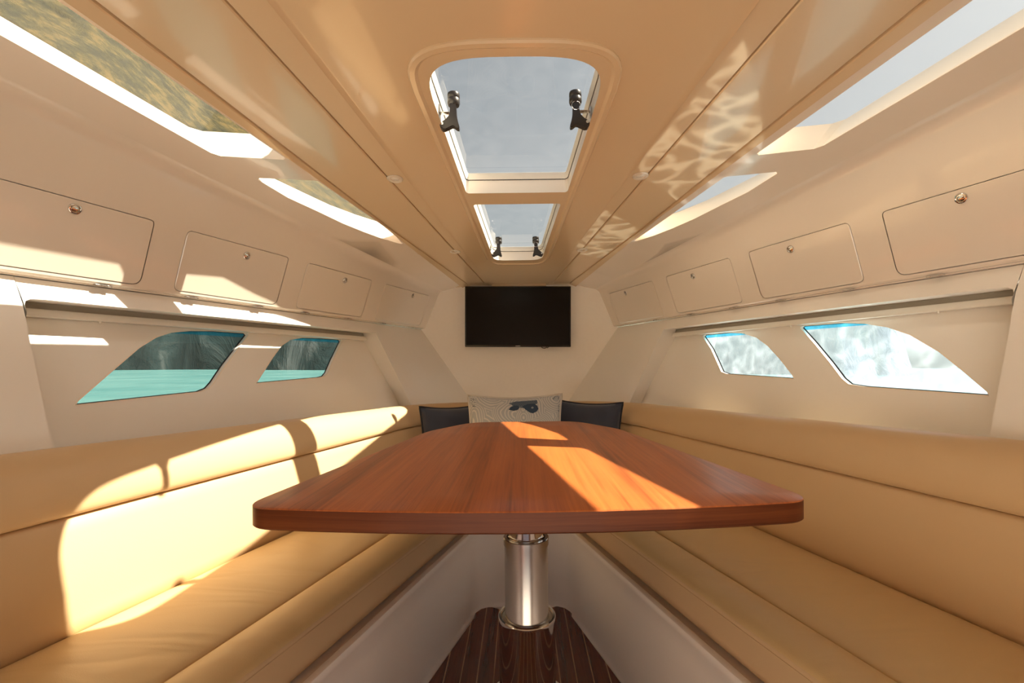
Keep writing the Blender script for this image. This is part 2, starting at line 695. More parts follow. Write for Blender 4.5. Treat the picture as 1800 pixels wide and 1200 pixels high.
def zc(y): return 0.7935 - 0.0735 * y
def LG(y): return 0.6045 - 0.1243 * y
def LT2(y): return 0.716 - 0.1486 * y
def LT1(y): return 1.008 - 0.191 * y
def LS(y): return 1.0904 - 0.2268 * y
def LI(y): return 1.132 - 0.2346 * y
def LE(y): return 1.337 - 0.2714 * y
def zK(y): return zc(y) - 0.05
def H(y): return 1.72 - 0.33 * y
def FACE(y, z): return H(y) - 0.4 * (z - 0.265)
def LK(y): return FACE(y, zK(y))
def FL(y, z): return (1.45 - 0.28 * y) + (z + 0.22) / 0.485 * (0.27 - 0.05 * y) + 0.012 + 0.025 * min(1.0, max(0.0, (z + 0.22) / 0.47))
def WL(y, z): return FL(y, max(z, -0.6)) + 0.12
def BK(y): return 1.30 - 0.283 * y


def zceil(x, y):
    a = abs(x)
    xs = [0, LT1(y), LS(y), LI(y), LE(y), LK(y)]
    zs = [0, 0, -0.008, -0.013, -0.028, -0.05]
    for i in range(5):
        if a <= xs[i + 1]:
            return zc(y) + zs[i] + (zs[i + 1] - zs[i]) * (a - xs[i]) / (xs[i + 1] - xs[i])
    return zc(y) - 0.05 - (a - xs[5]) * 0.4


def struct(o):
    o['kind'] = 'structure'
    return o


# ------------------------------------------------------------------ outlines of the roof openings
def round_end(w, y0, depth, ex, n=24):
    out = []
    for k in range(n + 1):
        a = math.pi * k / n
        c, d = math.cos(a), math.sin(a)
        out.append((-w * math.copysign(abs(c) ** ex, c) - 0.004, y0 + depth - depth * abs(d) ** ex))
    return out


hatch_a = round_end(0.216, 1.072, 0.15, 0.60)
hatch_a += [(0.206, 1.38), (0.198, 1.58)] + [(0.190, 1.765), (0.187, 1.775), (0.180, 1.782)] + [(-0.188, 1.782), (-0.195, 1.775), (-0.197, 1.765)] + [(-0.205, 1.58), (-0.213, 1.38)]
hatch_b = round_poly([(-0.181, 1.885), (0.173, 1.885), (0.130, 2.65), (-0.140, 2.65)], [0.015, 0.015, 0.07, 0.07], 7)
frame_out = round_end(0.261, 1.022, 0.165, 0.60)
frame_out += [(0.240, 1.5), (0.210, 2.0), (0.192, 2.3), (0.178, 2.55), (0.171, 2.63), (0.155, 2.69), (0.125, 2.725), (0.085, 2.737), (-0.093, 2.737),
              (-0.133, 2.725), (-0.163, 2.69), (-0.179, 2.63), (-0.186, 2.55), (-0.2, 2.3), (-0.218, 2.0), (-0.248, 1.5)]


def sky_aft(s):
    li = LI if s > 0 else (lambda y: LI(y) - 0.024)
    p = [(li(0.15), 0.15), (LE(0.15), 0.15)] + [(LE(y), y) for y in lin(0.4, 1.40, 6)] + [(LE(1.44), 1.44), (LE(1.46) - 0.012, 1.462)] + [(li(1.52) + 0.01, 1.52), (li(1.515), 1.512)] + [(li(y), y) for y in lin(1.40, 0.4, 6)]
    return [(s * x, y) for x, y in p]


def sky_fwd(s):
    li = LI if s > 0 else (lambda y: LI(y) - 0.024)
    p = [(li(1.67), 1.675), (li(1.665) + 0.008, 1.667), (LE(1.605) - 0.01, 1.608), (LE(1.61), 1.618), (0.868, 1.76), (0.813, 1.90), (0.765, 2.03), (0.71, 2.147),
         (0.655, 2.25), (0.605, 2.325), (0.590, 2.343), (0.580, 2.343), (0.585, 2.32), (li(2.2), 2.2), (li(2.0), 2.0), (li(1.8), 1.8)]
    return [(s * x, y) for x, y in p]


def ring_ccw(l):
    n = len(l)
    a = sum(l[i][0] * l[(i + 1) % n][1] - l[(i + 1) % n][0] * l[i][1] for i in range(n))
    return l if a > 0 else l[::-1]


hatch_a, hatch_b, frame_out = ring_ccw(hatch_a), ring_ccw(hatch_b), ring_ccw(frame_out)
SKY = {('aft', -1): ring_ccw(sky_aft(-1)), ('aft', 1): ring_ccw(sky_aft(1)), ('fwd', -1): ring_ccw(sky_fwd(-1)), ('fwd', 1): ring_ccw(sky_fwd(1))}

# ------------------------------------------------------------------ ceiling: backing sheet with the openings, panels hung under it
back = 0.016
outer = [(-LK(Y0) - 0.05, Y0 - 0.05), (LK(Y0) + 0.05, Y0 - 0.05), (LK(Y1) + 0.05, Y1 + 0.1), (-LK(Y1) - 0.05, Y1 + 0.1)]
holes = [scale_loop(hatch_a, 0.003), scale_loop(hatch_b, 0.003)] + [[(x + (0.016 if x > 0 else -0.016) * max(0, min(1, ((abs(x) - LI(y)) / 0.18 - 0.3) * 2)), y) for x, y in scale_loop(l, 0.003)] for l in SKY.values()]
v, f = sheet(outer, holes, lambda x, y: (x, y, zceil(x, y) + back), 0.2)
ceiling = struct(link_mesh('ceiling', v, f, 'headliner', smooth=30))


def strip_panel(name, la, lb, mat, dz=0.0, gap=0.0025, side=None, n=16):
    """a ceiling panel between two fore-and-aft lines, with turned-up edges"""
    for s in ((-1, 1) if side is None else (side,)):
        mb = MB()
        rows = []
        for y in lin(Y0, Y1 + 0.02, n):
            a, b = la(y) + gap, lb(y) - gap
            za, zb = zceil(a, y) + dz, zceil(b, y) + dz
            rows.append([(s * a, y, za + 0.02), (s * a, y, za + 0.003), (s * (a + 0.003), y, za), (s * (b - 0.003), y, zb), (s * b, y, zb + 0.003), (s * b, y, zb + 0.02)])
        mb.loft(rows)
        mb.build(name, mat, ceiling, smooth=25)


g = 0.0025
v, f = sheet([(-LG(Y0) + g, Y0), (LG(Y0) - g, Y0), (LG(Y1) - g, Y1 + 0.02), (-LG(Y1) + g, Y1 + 0.02)], [frame_out], lambda x, y: (x, y, zc(y) - 0.004), 0.2)
mb = MB().add(v, f)
for s in (-1, 1):
    mb.loft([[(s * (LG(y) - g), y, zc(y) - 0.004), (s * (LG(y) - g), y, zc(y) + 0.018)] for y in lin(Y0, Y1 + 0.02, 8)])
mb.build('centre_panel', 'headliner', ceiling)
strip_panel('light_strip', LG, LT2, 'headliner', 0.004, 0.002)
strip_panel('side_panel', LT2, LT1, 'headliner', 0.0015, 0.0012)
strip_panel('rib_strip', LT1, lambda y: LS(y) - 0.004, 'headliner', -0.004, 0.0012)

for s in (-1, 1):
    ys = lin(Y0, Y1 + 0.02, 14)
    outer = [(s * (LS(y) - 0.006), y) for y in ys] + [(s * (LK(y) - 0.03), y) for y in ys[::-1]]
    outer = ring_ccw(outer)
    v, f = sheet(outer, [SKY[('aft', s)], SKY[('fwd', s)]], lambda x, y: (x, y, zceil(x, y) + (0.008 if abs(x) < LS(y) - 0.004 else 0.004)), 0.15)
    mb = MB().add(v, f)
    mb.build('skylight_panel', 'gelcoat', ceiling, smooth=30)
    # rounded cove where the roof turns down into the locker fronts
    rows = []
    for y in ys:
        a = Vector((LK(y) - 0.03, zceil(LK(y) - 0.03, y) + 0.004))
        b = Vector((LK(y) + 0.002, zK(y) + 0.003))
        z2 = zK(y) - 0.035
        c = Vector((FACE(y, z2), z2))
        row = []
        for k in range(9):
            t = k / 8
            q = (1 - t) ** 2 * a + 2 * t * (1 - t) * b + t * t * c
            row.append((s * q.x, y, q.y))
        rows.append(row)
    MB().loft(rows).build('cove', 'gelcoat', ceiling, smooth=60)

# moulded surround of the deck hatches
mid = scale_loop(frame_out, -0.004)
inn = scale_loop(frame_out, -0.016)
bead = scale_loop(frame_out, -0.024)
rows = [[(x, y, zc(y) + 0.004) for x, y in frame_out], [(x, y, zc(y) - 0.008) for x, y in frame_out], [(x, y, zc(y) - 0.012) for x, y in mid],
        [(x, y, zc(y) - 0.013) for x, y in inn], [(x, y, zc(y) - 0.008) for x, y in bead]]
v, f = sheet(bead, [hatch_a, hatch_b], lambda x, y: (x, y, zc(y) - 0.008), 0.12)
mb = MB().loft(rows, closed=True).add(v, f)
trim = struct(mb.build('trim_1', 'headliner', smooth=28))
for nm, l in (('well', hatch_a), ('well', hatch_b)):
    MB().loft([[(x, y, zc(y) - 0.008) for x, y in l], [(x, y, zc(y) - 0.005) for x, y in scale_loop(l, 0.002)], [(x, y, zc(y) + 0.042) for x, y in scale_loop(l, 0.002)]], closed=True).build(nm, 'white_frame', trim)

# small strip closing the head of the bow wall
mb = MB().box((0, Y1 - 0.012, zc(Y1) - 0.009), (2 * LG(Y1) - 0.03, 0.03, 0.022), bevel=0.004)
struct(mb.build('trim_2', 'headliner'))

# ------------------------------------------------------------------ deck hatches (pane, rim, gasket, latches)
HANDLE = [(380, 430), (530, 440), (540, 600), (545, 740), (575, 880), (608, 1000), (595, 1050), (545, 1045), (470, 985), (430, 985), (330, 1030), (250, 1064),
          (195, 1058), (150, 1010), (135, 950), (165, 890), (260, 830), (340, 750), (375, 660), (385, 560)]


def latch(parent, x, y, ztop, s, with_ring):
    """s = +1: long wing points to port"""
    e = bpy.data.objects.new('latch', None)
    e.empty_display_size = 0.02
    e.location = Vector((x, y, ztop + OZ)) - parent_world(parent)
    e.parent = parent
    col.objects.link(e)
    k = 0.000117
    body = MB().lathe([(0.0, 0.0), (0.0165, 0.0), (0.0175, -0.003), (0.0175, -0.013), (0.0165, -0.0145), (0.0165, -0.016), (0.0178, -0.018), (0.0178, -0.028), (0.0155, -0.0335), (0.0, -0.0335)], (x, y, ztop), n=28)
    body.build('knob', 'black_plastic', e)

    def fn(u, vv, d):
        return (x + s * (u - 465) * k, y - 0.002 + d, ztop - 0.016 - (vv - 300) * k)
    hb = MB().prism(HANDLE, lambda u, vv, d: fn(465 + (u - 465) * 0.93, 720 + (vv - 720) * 0.96, d), -0.0105, -0.008)
    hb.prism(HANDLE, fn, -0.008, 0.006)
    hb.prism(HANDLE, lambda u, vv, d: fn(465 + (u - 465) * 0.93, 720 + (vv - 720) * 0.96, d), 0.006, 0.008)
    hb.build('handle', 'black_plastic', e, smooth=50)
    MB().lathe([(0.0, -0.0016), (0.004, -0.0014), (0.0045, 0.0), (0.0, 0.0)], fn(195, 925, -0.0106), axis=(0, 1, 0), n=16).build('rivet', 'chrome', e)
    MB().lathe([(0.0, -0.001), (0.002, -0.001), (0.0022, 0.0), (0.0, 0.0)], fn(440, 440, -0.0106), axis=(0, 1, 0), n=12).build('rivet', 'chrome', e)
    # steel keeper reaching to the side of the well
    xs = x - s * 0.042
    kb = MB().box((x - s * 0.024, y + 0.004, ztop - 0.052), (0.034, 0.016, 0.002), bevel=0.0006)
    kb.box((xs, y + 0.004, ztop - 0.054), (0.003, 0.018, 0.026), bevel=0.001)
    kb.build('keeper', 'brushed_steel', e)
    if with_ring:
        pts = [(x + 0.012 * math.cos(a), y - 0.0145, ztop - 0.044 + 0.012 * math.sin(a)) for a in lin(0, 2 * math.pi, 25)[:-1]]
        MB().tube(pts, 0.0009, 6, closed=True).build('split_ring', 'chrome', e)


def hatch(loop, label, latches):
    cx = sum(p[0] for p in loop) / len(loop)
    cy = sum(p[1] for p in loop) / len(loop)
    t = thing('deck_hatch', label, 'hatch', (cx, cy, zc(cy) + 0.045), 'roof hatches')
    l0, l1, l2 = scale_loop(loop, 0.002), scale_loop(loop, -0.006), scale_loop(loop, 0.03)
    zz = lambda p, d: (p[0], p[1], zc(p[1]) + d)
    MB().loft([[zz(p, 0.044) for p in l0], [zz(p, 0.044) for p in scale_loop(loop, 0.0)], [zz(p, 0.062) for p in l1], [zz(p, 0.066) for p in l1], [zz(p, 0.066) for p in l2], [zz(p, 0.046) for p in l2], [zz(p, 0.044) for p in l0]], closed=True).build('rim', 'pale_rail', t)
    MB().loft([[zz(p, 0.0415) for p in scale_loop(loop, 0.0005)], [zz(p, 0.045) for p in scale_loop(loop, 0.0)], [zz(p, 0.045) for p in l0], [zz(p, 0.0415) for p in l0]], closed=True).build('gasket', 'rubber', t)
    v, f = sheet(scale_loop(loop, 0.02), [], lambda x, y: (x, y, zc(y) + 0.067), 0)
    link_mesh('pane', v, f, 'hatch_acrylic', t)
    for (x, y, s, r) in latches:
        latch(t, x, y, zc(y) + 0.067, s, r)
    return t


hatch(hatch_a, 'large clear roof hatch with rounded aft corners, nearest the camera', [(-0.178, 1.315, 1, False), (0.165, 1.315, -1, True)])
hatch(hatch_b, 'small clear roof hatch just above the television', [(-0.106, 2.49, 1, False), (0.092, 2.49, -1, True)])

# ------------------------------------------------------------------ skylights
n_win = 5
for (which, s), loop in SKY.items():
    cx = sum(p[0] for p in loop) / len(loop)
    cy = sum(p[1] for p in loop) / len(loop)
    side = 'port' if s < 0 else 'starboard'
    t = bpy.data.objects.new('window_%d' % n_win, None)
    n_win += 1
    t.empty_display_size = 0.05
    t.location = (cx, cy, zceil(cx, cy) + OZ)
    col.objects.link(t)
    t['kind'] = 'structure'
    t['label'] = ('long' if which == 'aft' else 'short tapering') + ' roof skylight over the ' + ('left' if s < 0 else 'right') + ' lockers, ' + ('nearest the camera' if which == 'aft' else 'towards the television')
    zz = lambda p, d: (p[0], p[1], zceil(p[0], p[1]) + d)
    lo = scale_loop(loop, 0.001)
    def flare(p):                    # the outboard side of the well slopes outwards, the others stand upright
        q = (abs(p[0]) - LI(p[1])) / (LE(p[1]) - LI(p[1]))
        return (p[0] + s * 0.065 * max(0.0, min(1.0, q * 1.4 - 0.4)), p[1])
    up = [flare(p) for p in scale_loop(loop, 0.004)]
    MB().loft([[zz(p, 0.004) for p in loop], [zz(p, 0.008) for p in lo], [(q[0], q[1], zceil(p[0], p[1]) + 0.085) for p, q in zip(loop, up)]], closed=True).build('frame', 'white_frame', t, smooth=20)
    v, f = sheet(scale_loop(up, 0.012), [], lambda x, y: (x, y, zceil(min(abs(x), LE(y)), y) + 0.086), 0)
    link_mesh('pane', v, f, 'skylight_acrylic', t)

# ------------------------------------------------------------------ side walls
WIN = {
    (-1, 'aft'): [(1.327, -0.1), (1.337, -0.091), (1.461, -0.003), (1.563, 0.07), (1.632, 0.109), (1.688, 0.129), (1.76, 0.140), (1.848, 0.1455), (1.998, 0.1455), (2.003, 0.139), (1.928, 0.08), (1.838, 0.009), (1.762, -0.055), (1.733, -0.075), (1.698, -0.085)],
    (-1, 'fwd'): [(1.944, -0.065), (1.961, -0.054), (2.084, 0.044), (2.158, 0.099), (2.223, 0.129), (2.301, 0.143), (2.415, 0.1465), (2.572, 0.146), (2.577, 0.138), (2.457, 0.036), (2.38, -0.032), (2.351, -0.048), (2.317, -0.053)],
    (1, 'aft'): [(1.276, -0.1), (1.282, -0.092), (1.362, -0.032), (1.438, 0.023), (1.538, 0.081), (1.619, 0.113), (1.703, 0.133), (1.789, 0.143), (1.955, 0.145), (1.96, 0.139), (1.873, 0.073), (1.768, -0.01), (1.7, -0.066), (1.667, -0.085), (1.61, -0.091)],
    (1, 'fwd'): [(1.895, -0.071), (1.909, -0.058), (2.003, 0.011), (2.088, 0.068), (2.171, 0.111), (2.269, 0.138), (2.365, 0.1465), (2.532, 0.146), (2.537, 0.138), (2.442, 0.068), (2.354, -0.012), (2.313, -0.049), (2.27, -0.059)],
}
DOORS = [(0.62, 1.49), (1.592, 2.005), (2.11, 2.555), (2.672, 3.15)]
DZ0, DZ1 = 0.2695, 0.467


def ydoor(y, z):
    """door sides lean aft a little as they rise"""
    return y + (0.37 - z) * 0.13


def face_pt(s, y, z, d):
    """a point on the locker front, d metres proud of it (towards the cabin)"""
    n = Vector((-s, -0.33, -0.4)).normalized()
    p = Vector((s * FACE(y, z), y, z))
    return tuple(p + n * d)


win_no = 1
for s in (-1, 1):
    side = 'left' if s < 0 else 'right'
    # --- locker front and fascia
    ys = lin(Y0, Y1 + 0.03, 20)
    outer = [(y, 0.266) for y in ys] + [(y, zK(y) - 0.034) for y in ys[::-1]]
    dholes = []
    for a, b in DOORS:
        poly = round_poly([(ydoor(a, DZ0), DZ0), (ydoor(b, DZ0), DZ0), (ydoor(b, DZ1), DZ1), (ydoor(a, DZ1), DZ1)], [0.024, 0.024, 0.016, 0.016], 5)
        dholes.append(poly)
    v, f = sheet(outer, [scale_loop(h, 0.0018) for h in dholes], lambda y, z: (s * FACE(y, z), y, z), 0.2)
    wall = MB().add(v, f)
    rows = []
    for y in ys:      # rolled nose under the doors, joint, fascia, then the lower edge over the window recess
        h = H(y)
        rows.append([(s * x, y, z) for x, z in [(h - 0.0004, 0.266), (h + 0.001, 0.261), (h + 0.006, 0.2565), (h + 0.014, 0.2552), (h + 0.022, 0.2555), (h + 0.022, 0.2515), (h + 0.03, 0.2515), (h + 0.040, 0.249)]])
    wall.loft(rows)
    wall = struct(wall.build('wall_' + side, 'gelcoat', smooth=28))
    # sheet behind the doors keeps daylight out
    v = [[(s * (WL(y, 0.18) + 0.02), y, 0.17), (s * (WL(y, 0.2) + 0.02), y, 0.215), (s * (FACE(y, 0.28) + 0.07), y, 0.28), (s * (FACE(y, 0.35) + 0.035), y, 0.35), (s * (FACE(y, zK(y) + 0.04) + 0.035), y, zK(y) + 0.04)] for y in ys]
    MB().loft(v).build('locker_back', 'gelcoat_liner', wall)
    # --- lining with the window recess cut out of it
    corner = [(1.125, -0.30), (1.205, 0.08), (1.216, 0.125), (1.222, 0.155)]
    outer = [(Y0, -0.30)] + corner + [(1.226, 0.175), (1.235, 0.249), (Y0, 0.249)]
    v, f = sheet(outer, [], lambda y, z: (s * (FL(y, z) - 0.004), y, z), 0.12)
    mb = MB().add(v, f)
    mb.loft([[(s * (FL(y, z) - 0.004), y, z), (s * (FL(y, z) + 0.002), y + 0.004, z)] for y, z in corner + [(1.226, 0.175), (1.235, 0.249)]])
    mb.build('after_panel', 'side_lining', wall, smooth=30)
    outer = [(1.2305, 0.155), (1.232, 0.172), (1.238, 0.184), (1.25, 0.1905), (1.275, 0.1925), (2.68, 0.195), (2.715, 0.195), (2.715, 0.249), (1.2385, 0.249)]
    v, f = sheet(outer, [], lambda y, z: (s * FL(y, z), y, z), 0.12)
    MB().add(v, f).build('fascia', 'side_lining', wall, smooth=30)
    e2 = [(1.125, -0.30), (1.205, 0.08), (1.216, 0.125), (1.2305, 0.155), (1.232, 0.172), (1.238, 0.184), (1.25, 0.1905), (1.275, 0.1925), (1.9, 0.1935), (2.68, 0.195), (2.715, 0.195)]
    rows = [[(s * FL(y, z), y, z) for y, z in e2], [(s * (FL(y, z) + 0.006), y + (0.004 if i < 6 else 0), z - (0.003 if i > 4 else 0)) for i, (y, z) in enumerate(e2)],
            [(s * (WL(y, z) + 0.01), y + 0.004, z) for y, z in e2]]
    MB().loft(rows).build('recess_edge', 'side_lining', wall, smooth=60)
    # forward end of the recess: slanting return, then the plate running to the bow wall
    rows = []
    for k in range(9):
        t = k / 8
        z = 0.195 + (-0.34 - 0.195) * t
        ya = 2.715 + (0.195 - z) / 0.43 * 0.116
        yb = 2.755 + (0.195 - z) / 0.436 * 0.163
        A = Vector((s * FL(ya, z), ya, z))
        Bp = Vector((s * WL(yb, z), yb, z))
        rows.append([tuple(Bp + (Bp - A) * 0.2)] + [tuple(Bp.lerp(A, q) + Vector((0, 0.012 * math.sin(q * math.pi) * 0.3, 0))) for q in (0, 0.3, 0.6, 0.85, 1.0)])
    MB().loft(rows).build('recess_return', 'side_lining', wall, smooth=60)
    rows = []
    zs = [0.249, 0.195] + [0.195 + (-0.36 - 0.195) * k / 10 for k in range(1, 11)]
    for z in zs:
        ya = 2.715 + max(0, (0.195 - z)) / 0.43 * 0.116
        A = Vector((FL(ya, z), ya, z))
        tt = (0.249 - z) / (0.249 + 0.2)
        C = Vector((0.682 + (0.376 - 0.682) * tt, Y1, z))
        rows.append([(s * A.lerp(C, q).x, A.lerp(C, q).y, z) for q in lin(0, 1.0, 7)])
    MB().loft(rows).build('bow_plate', 'side_lining', wall, smooth=30)
    # --- recessed window panel, carried down behind the cushions to the sole
    outer = [(Y0, -1.06), (3.05, -1.06), (3.05, 0.10), (2.9, 0.21), (1.08, 0.21), (Y0, 0.21)]
    wh = [ring_ccw(WIN[(s, 'aft')]), ring_ccw(WIN[(s, 'fwd')])]

    def wfn(y, z, d=0.0):
        return (s * (WL(y, z) + d), y, z)
    v, f = sheet(outer, wh, wfn, 0.16)
    MB().add(v, f).build('window_panel', 'side_lining', wall, smooth=30)
    for which, loop in (('aft', wh[0]), ('fwd', wh[1])):
        cy = sum(p[0] for p in loop) / len(loop)
        cz = sum(p[1] for p in loop) / len(loop)
        t = bpy.data.objects.new('window_%d' % win_no, None)
        win_no += 1
        t.empty_display_size = 0.05
        t.location = Vector(wfn(cy, cz)) + Vector((0, 0, OZ))
        col.objects.link(t)
        t['kind'] = 'structure'
        t['label'] = ('large' if which == 'aft' else 'small') + ' fin-shaped hull window in the ' + side + ' wall, ' + ('nearest the camera' if which == 'aft' else 'towards the bow')
        big = scale_loop(loop, 0.004)
        MB().loft([[wfn(y, z, -0.0012) for y, z in scale_loop(loop, 0.003)], [wfn(y, z, -0.0012) for y, z in loop], [wfn(y, z, 0.012) for y, z in scale_loop(loop, 0.001)]], closed=True).build('frame', 'white_frame', t, smooth=50)
        MB().loft([[wfn(y, z, 0.0122) for y, z in scale_loop(loop, -0.0015)], [wfn(y, z, 0.0122) for y, z in big], [wfn(y, z, 0.015) for y, z in big], [wfn(y, z, 0.015) for y, z in scale_loop(loop, -0.0015)]], closed=True, ).build('seal', 'rail_seal', t)
        v, f = sheet(big, [], lambda y, z: wfn(y, z, 0.016), 0)
        link_mesh('pane', v, f, 'hull_glass' if s < 0 else 'hull_glass_salt_glare', t)
        # blue film along the head of the glass
        top = max(p[1] for p in loop)
        zlo = top - 0.0165
        band = [p for p in ring_ccw(loop)]
        clipped = []
        for i in range(len(band)):
            p, q = band[i], band[(i + 1) % len(band)]
            if p[1] >= zlo:
                clipped.append(p)
            if (p[1] >= zlo) != (q[1] >= zlo):
                tt = (zlo - p[1]) / (q[1] - p[1])
                clipped.append((p[0] + (q[0] - p[0]) * tt, zlo))
        v, f = sheet(clipped, [], lambda y, z: wfn(y, z, 0.0155), 0)
        link_mesh('blue_film', v, f, 'blue_film', t)

# ------------------------------------------------------------------ bow wall, sole, after bulkhead
outer = [(-0.80, -1.06), (0.80, -1.06), (0.80, 0.30), (0.60, zc(Y1) + 0.05), (-0.60, zc(Y1) + 0.05), (-0.80, 0.30)]
v, f = sheet(outer, [], lambda x, z: (x, Y1, z), 0.3)
struct(link_mesh('wall_bow', v, f, 'bow_lining'))

fl_out = [(-1.75, Y0), (1.75, Y0), (0.9, Y1), (-0.9, Y1)]
v, f = sheet(fl_out, [], lambda x, y: (x, y, -1.036), 0.5)
floor = struct(link_mesh('floor', v, f, 'gelcoat_liner'))
# after bulkhead with an unseen companionway opening, sized for the light it lets in
door = [(-0.62, -1.0), (0.62, -1.0), (0.62, 0.02), (-0.62, 0.02)]
v, f = sheet([(-2.1, -1.07), (2.1, -1.07), (2.1, 0.95), (-2.1, 0.95)], [round_poly(door, 0.08)], lambda x, z: (x, Y0, z), 0.4)
struct(link_mesh('wall_aft', v, f, 'gelcoat'))


# unseen cockpit added behind the companionway: pale deck and coamings bounce daylight in
mb = MB()
mb.loft([[(-2.2, Y0 - 0.01, -1.036), (2.2, Y0 - 0.01, -1.036)], [(-2.2, -4.5, -1.036), (2.2, -4.5, -1.036)]])
dk = struct(mb.build('floor_cockpit_bounce', 'side_lining'))
mb = MB()
for s in (-1, 1):
    mb.box((s * 2.25, -2.5, -0.55), (0.1, 4.2, 1.0), bevel=0.02)
mb.box((0, -4.55, -0.55), (4.6, 0.1, 1.0), bevel=0.02)
struct(mb.build('wall_cockpit_bounce', 'gelcoat'))


# --- teak sole planks
def bx(y): return 0.752 - 0.285 * y


sole = [(-bx(Y0) + 0.012, Y0 + 0.02), (bx(Y0) - 0.012, Y0 + 0.02)]
sole += [(bx(1.90) - 0.012, 1.90), (0.203, 1.94), (0.188, 1.968), (0.165, 1.982), (0.14, 1.982), (0.115, 1.968), (0.085, 1.952), (0.04, 1.948),
         (-0.03, 1.948), (-0.075, 1.952), (-0.105, 1.968), (-0.13, 1.982), (-0.16, 1.982), (-0.182, 1.968), (-0.198, 1.94), (-bx(1.90) + 0.012, 1.90)]


def clip_x(poly, x0, x1):
    for sgn, lim in ((1, x0), (-1, -x1)):
        out = []
        for i in range(len(poly)):
            p, q = poly[i], poly[(i + 1) % len(poly)]
            a, b = sgn * p[0] - lim, sgn * q[0] - lim
            if a >= 0:
                out.append(p)
            if (a >= 0) != (b >= 0):
                t = a / (a - b)
                out.append((p[0] + (q[0] - p[0]) * t, p[1] + (q[1] - p[1]) * t))
        poly = out
        if len(poly) < 3:
            return []
    return poly


pw, sw = 0.0545, 0.0042
k = -14
while k < 15:
    xs = 0.010 + k * pw
    for (a, b, nm, mat, h) in ((xs + sw / 2, xs + pw - sw / 2, 'plank', 'teak_floor', -1.030), (xs - sw / 2, xs + sw / 2, 'inlay_strip', 'holly_seam', -1.0302)):
        p = clip_x(sole, a, b)
        if len(p) >= 3 and max(q[1] for q in p) - min(q[1] for q in p) > 0.03:
            MB().prism(p, lambda u, w, d: (u, w, d), -1.0355, h).build(nm, mat, floor)
    k += 1

# ------------------------------------------------------------------ moulded bench base round the foot well
path = [(-bx(y), y) for y in lin(Y0 + 0.01, 1.86, 12)]
path += [(-0.212, 1.90), (-0.20, 1.94), (-0.178, 1.972), (-0.145, 1.988), (-0.10, 1.992), (0.0, 1.992), (0.10, 1.992), (0.145, 1.988), (0.178, 1.972), (0.20, 1.94), (0.212, 1.90)]
path += [(bx(y), y) for y in lin(1.86, Y0 + 0.01, 12)]


def offset_path(path, d):
    out = []
    n = len(path)
    for i in range(n):
        a = Vector(path[max(0, i - 1)])
        b = Vector(path[min(n - 1, i + 1)])
        t = (b - a).normalized()
        nn = Vector((-t.y, t.x))          # outward (to the left of travel bow-wards on the port side)
        out.append((path[i][0] + nn.x * d, path[i][1] + nn.y * d))
    return out


prof = [(-0.014, -1.0355), (-0.006, -1.033), (-0.001, -1.025), (0, -1.01), (0, -0.75), (0, -0.708), (-0.003, -0.703), (-0.003, -0.690), (-0.001, -0.6855), (0.004, -0.684), (0.016, -0.684), (0.019, -0.686), (0.020, -0.691), (0.026, -0.692), (0.05, -0.692), (0.12, -0.692)]
rows = []
for d, z in prof:
    rows.append([(x, y, z) for x, y in offset_path(path, d)])
bb = MB().loft(rows).build('bench_base', 'gelcoat_liner', smooth=32)
tag(bb, 'cream moulded bench base enclosing the foot well under the seats', 'bench')

# ------------------------------------------------------------------ seat cushions


def seat_cushion(s):
    t = thing('seat_cushion', 'long beige leather seat cushion on the ' + ('left' if s < 0 else 'right') + ' bench', 'cushion', (s * 0.75, 0.9, -0.685), 'bench seat cushions')
    sm = lambda y: 0.924 - 0.279 * y
    st = lambda y: 0.80 - 0.29 * y
    ys = lin(Y0 + 0.03, 1.985, 60)

    def wob(y, u):
        return 0.004 * noise.noise(Vector((u * 5 + 3 * s, y * 3.1, 1.7 * s))) + 0.0025 * noise.noise(Vector((u * 9, y * 7.3, 4 + s)))
    rows = []
    for y in ys:
        a, b = BK(y) + 0.0, sm(y)
        row = [(s * (a + 0.015), y, -0.64), (s * a, y, -0.60)]
        for q in (0.0, 0.03, 0.08, 0.16, 0.3, 0.45, 0.6, 0.75, 0.86, 0.93, 0.97, 0.99, 1.0):
            x = a + (b - a) * q
            e = 1 - (2 * q - 1) ** 8
            crown = 0.014 * (1 - (2 * q - 1) ** 2) ** 0.6
            row.append((s * x, y, -0.592 + 0.004 * e + crown * (0.8 if q < .97 else 1) + wob(y, q) * e))
        row.append((s * (b - 0.001), y, -0.606))
        rows.append(row)
    MB().loft(rows).build('top_panel', 'leather', t, smooth=60)
    rows = []
    for y in ys:
        a, b = sm(y) - 0.002, st(y)
        w = wob(y, 0.9) * 0.5
        row = [(s * a, y, -0.606)]
        for q, z in ((0.0, -0.594), (0.02, -0.590), (0.08, -0.584), (0.25, -0.578), (0.5, -0.577), (0.75, -0.580), (0.9, -0.585), (0.97, -0.590), (1.0, -0.595)):
            row.append((s * (a + (b - a) * q), y, z + w * (1 - abs(2 * q - 1))))
        rows.append(row)
    MB().loft(rows).build('edge_panel', 'leather', t, smooth=60)
    rows = []
    for y in ys:
        b = st(y)
        w = 0.003 * noise.noise(Vector((y * 8, 2.0, s)))
        rows.append([(s * x, y, z) for x, z in [(b, -0.595), (b - 0.0025, -0.598), (b - 0.0015, -0.601), (b - 0.003, -0.606), (b - 0.005 + w, -0.63), (b - 0.005 + w, -0.66), (b - 0.002, -0.682), (b + 0.006, -0.687), (b + 0.03, -0.688)]])
    MB().loft(rows).build('front_panel', 'leather_side', t, smooth=60)
    pts = [(s * (st(y) - 0.0028), y, -0.6055) for y in ys]
    MB().tube(pts, 0.0012, 5).build('stitching', 'leather_side', t)
    return t


seat_cushion(-1)
seat_cushion(1)
